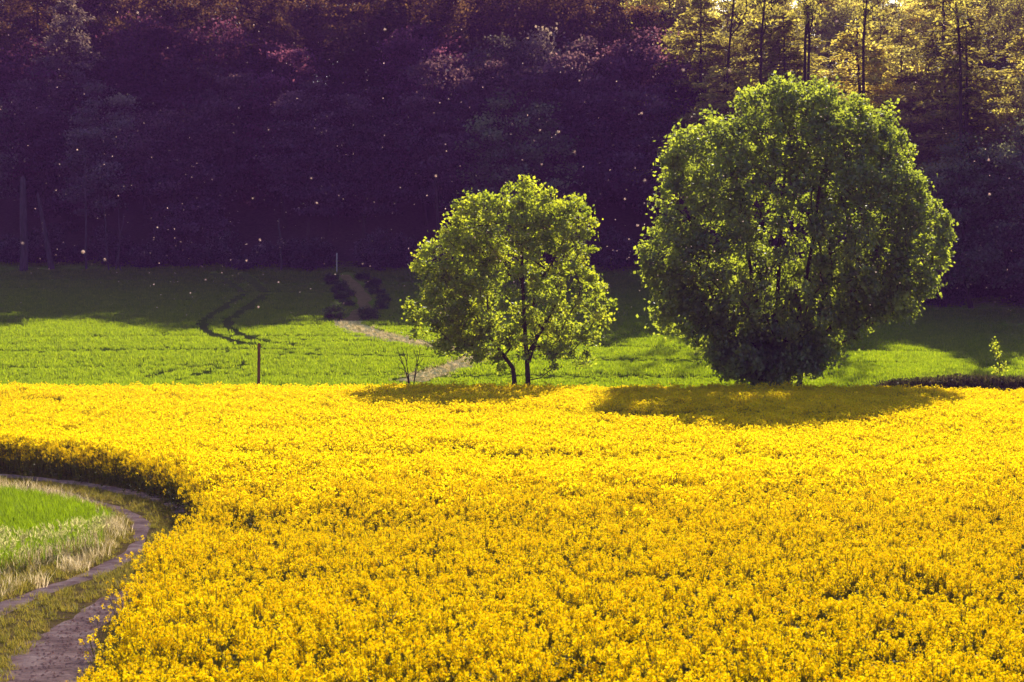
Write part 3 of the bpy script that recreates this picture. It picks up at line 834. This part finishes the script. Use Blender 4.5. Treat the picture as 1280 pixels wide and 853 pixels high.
first = {}
r_ = np.random.default_rng(1001)
rows = [(2.5, 7.0), (10, 7.4), (19, 7.4), (29, 7.4), (40, 7.6), (52, 8.0), (63, 8.0), (78, 7.5), (92, 7.0)]
protos_seen = {}
for ri, (off, sp) in enumerate(rows):
    half = 0.256 * (190 + off) + 7
    xs = np.arange(-half, half, sp) + (ri % 2) * sp * .5
    for x in xs:
        x = x + r_.normal() * 1.1
        y = edge(x) + off + r_.normal() * 1.6
        x = float(x); y = float(y)
        if ri >= 7 and x < 14: continue
        px = 640 + x / y * F
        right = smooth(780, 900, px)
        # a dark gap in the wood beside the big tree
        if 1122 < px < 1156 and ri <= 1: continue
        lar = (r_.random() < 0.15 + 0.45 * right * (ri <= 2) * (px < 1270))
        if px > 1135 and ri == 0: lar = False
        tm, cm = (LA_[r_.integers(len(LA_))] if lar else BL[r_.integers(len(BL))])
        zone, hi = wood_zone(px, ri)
        c = SHADE_PLUM * (1 - right) + GREY * right
        if ri == 0: c = c * 0.55 + SHADE_BLUE * 0.45  # foot row bluer: shade tint put into the leaf colour
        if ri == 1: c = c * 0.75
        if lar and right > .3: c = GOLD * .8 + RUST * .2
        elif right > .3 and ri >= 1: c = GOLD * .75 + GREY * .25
        elif ri >= 2: c = (RUST * .50 + SHADE_PLUM * .15) * .55 if right < .4 else GOLD * .6 + RUST * .4
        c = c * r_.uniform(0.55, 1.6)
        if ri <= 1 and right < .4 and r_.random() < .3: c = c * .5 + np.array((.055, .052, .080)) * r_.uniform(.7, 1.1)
        if lar:
            nm, look = 'larch_tree', 'tall layered tree'
        else:
            nm, look = 'broadleaf_tree', ('dark leafy tree' if not hi else 'sun-tipped dark tree')
        where = ('high in the wood ' if hi else 'at the foot of the wood ') + zone
        label = look + ' ' + where
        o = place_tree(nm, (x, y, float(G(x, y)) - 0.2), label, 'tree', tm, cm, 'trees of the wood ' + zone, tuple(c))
        o.rotation_euler = (0, 0, r_.random() * 6.283)
        s = r_.uniform(0.92, 1.08) * (0.9 if ri == 0 else 1)
        if px > 1135 and ri == 0: s *= 0.72
        if px > 850 and ri >= 3: s *= 0.62 if ri < 5 else (0.74 if px < 1170 else 0.80)
        if px > 980 and ri <= 2: s *= 0.85
        wd = 1.45 if lar and right > .3 else 1.0
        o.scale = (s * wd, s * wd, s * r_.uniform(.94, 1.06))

# tall slender trunks standing dark before the sunlit trees, their crowns above the picture
TALL = broadleaf(990, 30, 3.6, 23.0, 22, 26, .32, .45)
for px, lab in ((905, 'tall slender dark trunk above the left shoulder of the big round tree'), (942, 'tall slender trunk second from the left among those rising above the big round tree'), (996, 'tall slender trunk just left of the straight pair above the big round tree'),
                (1019, 'straightest tall dark trunk above the top of the big round tree'), (1068, 'tall slender trunk leaning over the right shoulder of the big round tree'), (1216, 'tall dark trunk among the gold-lit branches right of the big round tree')):
    y = 180.0
    for _ in range(20):
        x = (px - 640) / F * y; y = float(edge(x)) + 3.0
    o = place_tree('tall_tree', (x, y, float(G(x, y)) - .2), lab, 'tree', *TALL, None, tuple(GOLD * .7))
    o.rotation_euler = (0.0, R(-3 + (px * 7) % 9 * .8), px * .7)

# a rounded grey-green tree stands out behind the smaller tree, two more right of the big one
for px, py0, off, col, sc_, lab in ((645, 0, -1.5, (.105, .105, .115), .92, 'rounded grey-green tree standing out of the dark wood above the smaller tree'),
                                    (1215, 0, -2.0, (.090, .085, .105), .78, 'dense grey-blue leafy tree between the big round tree and the frame edge, before gold-lit trees'),
                                    (1290, 0, -1.0, (.080, .075, .10), .84, 'dense grey-blue tree cut by the right edge of the photo'),
                                    (1249, 0, 38.0, (.12, .09, .05), .78, 'dim olive tree glimpsed through the gold-lit branches near the upper right corner')):
    y = 185.0
    for _ in range(20):
        x = (px - 640) / F * y; y = float(edge(x)) + off
    o = place_tree('broadleaf_tree', (x, y, float(G(x, y)) - .2), lab, 'tree', *BL[2], None, col)
    o.scale = (sc_ * 1.05, sc_, sc_); o.rotation_euler = (0, 0, px * .01)

# undergrowth shrubs at the foot of the wood
r_ = np.random.default_rng(1051)
for x in np.arange(-52, 50, 2.5):
    x = float(x + r_.normal() * .6); y = float(edge(x) - 0.6 + r_.normal() * 0.8)
    px = 640 + x / y * F
    if 415 < px < 445: continue
    tm, cm = SH[r_.integers(3)]
    zone, hi = wood_zone(px, 0)
    o = place_tree('shrub', (x, y, float(G(x, y)) - .1), 'low dark shrub at the foot of the wood ' + zone, 'shrub', tm, cm, 'shrubs along the foot of the wood', tuple((SHADE_BLUE * .8 + SHADE_PLUM * .2) * r_.uniform(.8, 1.25)))
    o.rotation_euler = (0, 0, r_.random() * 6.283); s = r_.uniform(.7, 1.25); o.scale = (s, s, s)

# shrubs either side of the shaded lane
r_ = np.random.default_rng(1071)
for side, off in (('left', -1.7), ('right', 1.6)):
    L = offset(UP, off)
    for k in range(1, len(L) - 1, max(1, len(L) // 11)):
        q = L[k] + r_.normal(size=2) * .25
        o = place_tree('hedge_shrub', (q[0], q[1], float(G(*q)) - .1), f'small dark hedge shrub on the {side} side of the shaded lane', 'shrub', *SH[r_.integers(3)], f'hedge shrubs on the {side} of the shaded lane', (.045, .060, .034))
        sc_ = r_.uniform(.20, .42); o.rotation_euler = (0, 0, r_.random() * 6); o.scale = (sc_ * 1.25, sc_ * 1.25, sc_)

def single(name, V, Q, T, m, loc, label, cat, group=None, smoothed=True):
    me = mesh(name, V, [Q, T] if T is not None and len(T) else [Q], m, smoothed=smoothed)
    o = link(bpy.data.objects.new(name, me)); o.location = loc
    return tag(o, label, cat, group)

# broken and leaning dead trunks at the left edge of the wood
p = hit(65, 337)
k = p[1] / F
V, Q, T = sweep(np.array([(0, 0, -.3), (-.25, 0, 1.2), (-.55, .1, 2.8), (-.9, .15, 4.6), (-1.25, .2, 6.4), (-1.5, .2, 7.6)]), [.34, .29, .26, .22, .18, .13], 9, .08, True, 3)
single('leaning_trunk', V, Q, T, M['bark_pale'], p, 'pale bare trunk leaning left out of the foot of the wood', 'tree trunk')
p = hit(33, 337) ; p[1] -= 1.0
V, Q, T = sweep(np.array([(0, 0, -.3), (.05, 0, 2), (-.05, 0, 4.5), (-.1, .1, 7), (-.12, .1, 9.2)]), [.42, .38, .36, .34, .22], 9, .09, True, 4)
single('broken_trunk', V, Q, T, M['bark_pale'], p, 'thick broken-off pale trunk standing beside the leaning trunk', 'tree trunk')
rr_ = np.random.default_rng(1101)
for px, tilt, h, rad_, lab in ((138, .3, 7, .09, 'thin bare stem just left of the forked bare stems'), (147, -.4, 5.5, .08, 'thin bare stem leaning right over its neighbour'), (110, .05, 11, .12, 'tall straight bare stem right of the leaning trunk'), (152, .1, 6, .07, 'rightmost of the slender bare stems at the foot of the wood'), (352, .1, 5, .14, 'lone pale stem at the foot of the wood above the tractor lines')):
    p = hit(px, 337); p[1] -= 0.8
    z = np.linspace(-.3, h, 7)
    V, Q, T = sweep(np.stack([-tilt * (z / h) * 2 + rr_.normal(size=7) * .05, rr_.normal(size=7) * .05, z], 1), np.linspace(rad_, rad_ * .5, 7), 7, .06, True, px)
    single('slender_tree_trunk', V, Q, T, M['bark_pale'], p, lab, 'tree trunk', 'bare stems at the foot of the wood')

# pale pole at the top of the lane
p = hit(421, 341)
V, Q, T = sweep(np.array([(0, 0, -.2), (0, 0, 1.0), (.01, 0, 1.9)]), [.055, .052, .05], 10, 0, True)
single('pale_pole', V, Q, T, M['pale_pole'], p, 'thin whitish pole standing at the top of the lane by the wood', 'pole')

# wooden post at the back of the rapeseed
p = hit(323, 466); p = np.array([(323 - 640) / F * 104.6, 104.6, 0]); p[2] = G(p[0], p[1])
ztop = CAMZ - (429 - 426.5) / F * 104.6 - p[2]
hw = .075
prof = [(-.3, 1), (.5, 1), (1.4, .98), (ztop - .04, .96), (ztop, .7)]
V = []; Q = []
for z, f in prof:
    for sx, sy in ((-1, -.85), (-.85, -1), (.85, -1), (1, -.85), (1, .85), (.85, 1), (-.85, 1), (-1, .85)): V.append((sx * hw * f + .01 * z, sy * hw * f, z))
for a in range(len(prof) - 1):
    for i in range(8): Q.append((a * 8 + i, a * 8 + (i + 1) % 8, a * 8 + 8 + (i + 1) % 8, a * 8 + 8 + i))
V.append((.01 * ztop, 0, ztop + .005)); T = [(32 + i, 32 + (i + 1) % 8, 40) for i in range(8)]
single('wooden_post', V, np.array(Q), np.array(T), M['post'], p, 'brown square wooden post behind the rapeseed at the edge of the meadow', 'post', smoothed=False)

# bare twiggy shrub left of the small tree
b = np.array([(514 - 640) / F * 105.0, 105.0, 0]); b[2] = G(b[0], b[1])
rr_ = np.random.default_rng(1201)
def B2(px, py, dy=0): return np.array(((px - 640) / F * 105 - b[0], dy, CAMZ - (py - 426.5) / F * 105 - b[2]))
lines = [[(512, 500), (510, 474), (505, 458), (500, 446), (496, 436)], [(513, 500), (511, 474), (508, 452), (502, 434)], [(514, 500), (518, 474), (520, 458), (524, 444), (525, 434)], [(518, 474), (522, 460), (520, 446), (517, 438)], [(505, 458), (501, 452), (498, 449)], [(520, 458), (526, 452), (529, 448)], [(508, 452), (509, 444), (507, 438)], [(509, 468), (503, 462), (499, 460)]]
s = Soup()
for i, L in enumerate(lines):
    pts = np.array([B2(*q, rr_.normal() * .08 + .05 * i) for q in L]); r0 = .042 if i < 3 else .022
    V, Q, T = sweep(pts, np.linspace(r0, .013, len(pts)), 6, .05, True, i); s.add(V, Q, T)
o = link(bpy.data.objects.new('bare_shrub', s.mesh('bare_shrub', [M['bark']], True))); o.location = b
tag(o, 'leafless twiggy little shrub beside the straw lane, left of the small tree', 'shrub')

# tall leafy sapling at the right of the meadow edge
b = np.array([(1250 - 640) / F * 102.5, 102.5, 0]); b[2] = G(b[0], b[1])
def B3(px, py): return np.array(((px - 640) / F * 102.5 - b[0], 0, CAMZ - (py - 426.5) / F * 102.5 - b[2]))
rr_ = np.random.default_rng(1301)
t = empty('sapling', b, 'slender leafy yellow-green sapling rising from the dark weed strip', 'sapling')
pts = np.array([[*B3(1250, 480)[:2], -.1], B3(1250, 468), B3(1249, 450), B3(1246, 436), B3(1245, 428)])
V, Q, T = sweep(pts, np.linspace(.025, .01, 5), 6, .05); link(bpy.data.objects.new('stem', mesh('stem', V, [Q, T], M['bark'], smoothed=True)), t)
cc = np.array([B3(1249, 461), B3(1252, 457), B3(1247, 466), B3(1248, 446), B3(1245, 434), B3(1244, 430), B3(1253, 463), B3(1247, 440)])
n = 220
P = cc[rr_.integers(0, len(cc), n)] + rr_.normal(size=(n, 3)) * [.13, .13, .12]
V, Q = leaves(P, rr_.normal(size=(n, 3)), rr_.normal(size=(n, 3)) + [0, 0, .5], rr_.uniform(.10, .18, n), rr_.uniform(.035, .06, n))
link(bpy.data.objects.new('leaves', mesh('leaves', V, [Q], M['leaf_bright'], np.repeat(rr_.uniform(.4, 1, n), 4))), t)

# ------------------------------------------------------------------ drifting seed fluff
def fluff_mesh(seed, n=46):
    r_ = np.random.default_rng(seed)
    v = unit(r_.normal(size=(n, 3)))
    V, Q = leaves(v * 0.08, v, r_.normal(size=(n, 3)), np.full(n, .9), np.full(n, .22))
    c = np.array([(1, 0, 0), (0, 1, 0), (-1, 0, 0), (0, -1, 0), (0, 0, 1), (0, 0, -1)]) * .22
    T = [(0, 1, 4), (1, 2, 4), (2, 3, 4), (3, 0, 4), (1, 0, 5), (2, 1, 5), (3, 2, 5), (0, 3, 5)]
    return mesh('fluff', np.vstack([V, c]), [Q, np.array(T) + len(V)], M['fluff'], np.full(len(V) + 6, .5))
FL = [fluff_mesh(1400 + k) for k in range(3)]
BIG = [(172, 16, 3), (854, 88, 4.5), (806, 226, 4.5), (797, 282, 4), (781, 249, 3), (786, 299, 3), (724, 101, 3), (481, 37, 3), (677, 206, 3), (698, 165, 3.5), (675, 163, 3), (802, 142, 4), (912, 88, 4), (1128, 35, 3.5), (1193, 66, 4.5), (28, 304, 4), (104, 315, 4), (689, 66, 3), (687, 43, 2.6),
       (323, 384, 3), (325, 300, 3), (308, 326, 2.5), (389, 223, 2.5), (545, 220, 3), (558, 189, 3), (1237, 243, 3), (1236, 200, 3), (718, 190, 4.5), (396, 254, 2.5), (70, 238, 2.5), (131, 325, 2.5), (316, 248, 2.3), (1046, 27, 3.5), (257, 350, 2.3), (348, 353, 2.3)]
r_ = np.random.default_rng(1451)
for i, (px, py, s) in enumerate(BIG):
    d = r_.uniform(9, 20) if s > 3.2 else r_.uniform(14, 34)
    rad = s * r_.uniform(.38, .62) * d / F
    if d < 14 and s > 3.4: rad *= 0.8
    o = bpy.data.objects.new('seed_fluff', FL[i % 3]); link(o)
    o.location = ((px - 640) / F * d, d, CAMZ - (py - 426.5) / F * d); o.scale = (rad,) * 3; o.rotation_euler = r_.random(3) * 6
    tag(o, 'larger pale pinkish tuft of seed fluff drifting in the air before the dark wood', 'seed fluff', 'drifting seed fluff')
n = 850
s = Soup()
dd = r_.uniform(16, 70, n)
pxs = r_.uniform(-20, 1300, n); pys = 400 * r_.beta(1.7, 1.3, n)
for i in range(n):
    rad = (.3 + .7 * r_.random() ** 2.5) * dd[i] / F
    q = 7; v = unit(r_.normal(size=(q, 3)))
    V, Q = leaves(v * .05 * rad, v, r_.normal(size=(q, 3)), np.full(q, rad), np.full(q, rad * .45))
    s.add(V + [(pxs[i] - 640) / F * dd[i], dd[i], CAMZ - (pys[i] - 426.5) / F * dd[i]], Q)
o = link(bpy.data.objects.new('airborne_pollen', s.mesh('airborne_pollen', [M['fluff']])))
tag(o, 'tiny sunlit specks of fluff and pollen filling the air before the wood', 'pollen', kind='stuff')

# ------------------------------------------------------------------ air
if HAZE_DENSITY > 0:
    x0, x1, y0, y1, z0, z1 = -205, 205, -40, 410, -3, 80
    V = [(x, y, z) for z in (z0, z1) for x, y in ((x0, y0), (x1, y0), (x1, y1), (x0, y1))]
    Q = [(3, 2, 1, 0), (4, 5, 6, 7), (0, 1, 5, 4), (1, 2, 6, 5), (2, 3, 7, 6), (3, 0, 4, 7)]
    m, nt, out = new_mat('haze')
    v = N(nt, 'ShaderNodeVolumePrincipled')
    v.inputs['Color'].default_value = (0.66, 0.24, 1.0, 1); v.inputs['Density'].default_value = HAZE_DENSITY; v.inputs['Anisotropy'].default_value = 0.0
    nt.links.new(v.outputs[0], out.inputs['Volume'])
    o = link(bpy.data.objects.new('haze', mesh('haze', V, [np.array(Q)], m))); tag(o, kind='stuff')
    o['label'] = 'thin lilac haze in the air over field and wood'; o['category'] = 'haze'

# ------------------------------------------------------------------ light, camera
SUN_EL, SUN_AZ = 28.0, 11.2
w = bpy.data.worlds.new('World'); SC.world = w; w.use_nodes = True
nt = w.node_tree; bg = nt.nodes['Background']
sky = nt.nodes.new('ShaderNodeTexSky'); sky.sky_type = 'NISHITA'; sky.sun_disc = False
sky.sun_elevation = R(SUN_EL); sky.sun_rotation = R(SUN_AZ)
nt.links.new(sky.outputs[0], bg.inputs['Color']); bg.inputs['Strength'].default_value = 0.055
L = bpy.data.lights.new('sun', 'SUN'); L.energy = 5.0; L.angle = R(0.5); L.color = (1.0, 0.92, 0.76)
so = bpy.data.objects.new('sun', L); link(so)
sd = Vector((math.sin(R(SUN_AZ)) * math.cos(R(SUN_EL)), math.cos(R(SUN_AZ)) * math.cos(R(SUN_EL)), math.sin(R(SUN_EL))))
so.rotation_euler = (-sd).to_track_quat('-Z', 'Y').to_euler(); so.location = (0, 0, 60)

cam = bpy.data.cameras.new('camera'); co = bpy.data.objects.new('camera', cam); link(co)
cam.lens = 36.0 * F / 1280; cam.sensor_width = 36.0
co.location = (0, 0, CAMZ); co.rotation_euler = (R(90), 0, 0)
cam.clip_start = 0.5; cam.clip_end = 2000
cam.dof.use_dof = True; cam.dof.focus_distance = 85; cam.dof.aperture_fstop = 4.5
SC.camera = co
SC.view_settings.view_transform = 'Standard'; SC.view_settings.look = 'None'
SC.view_settings.exposure = 1.42; SC.view_settings.gamma = 1
SC.cycles.max_bounces = 6; SC.cycles.diffuse_bounces = 3; SC.cycles.transmission_bounces = 4; SC.cycles.volume_bounces = 0; SC.cycles.glossy_bounces = 2
SC.cycles.use_denoising = True
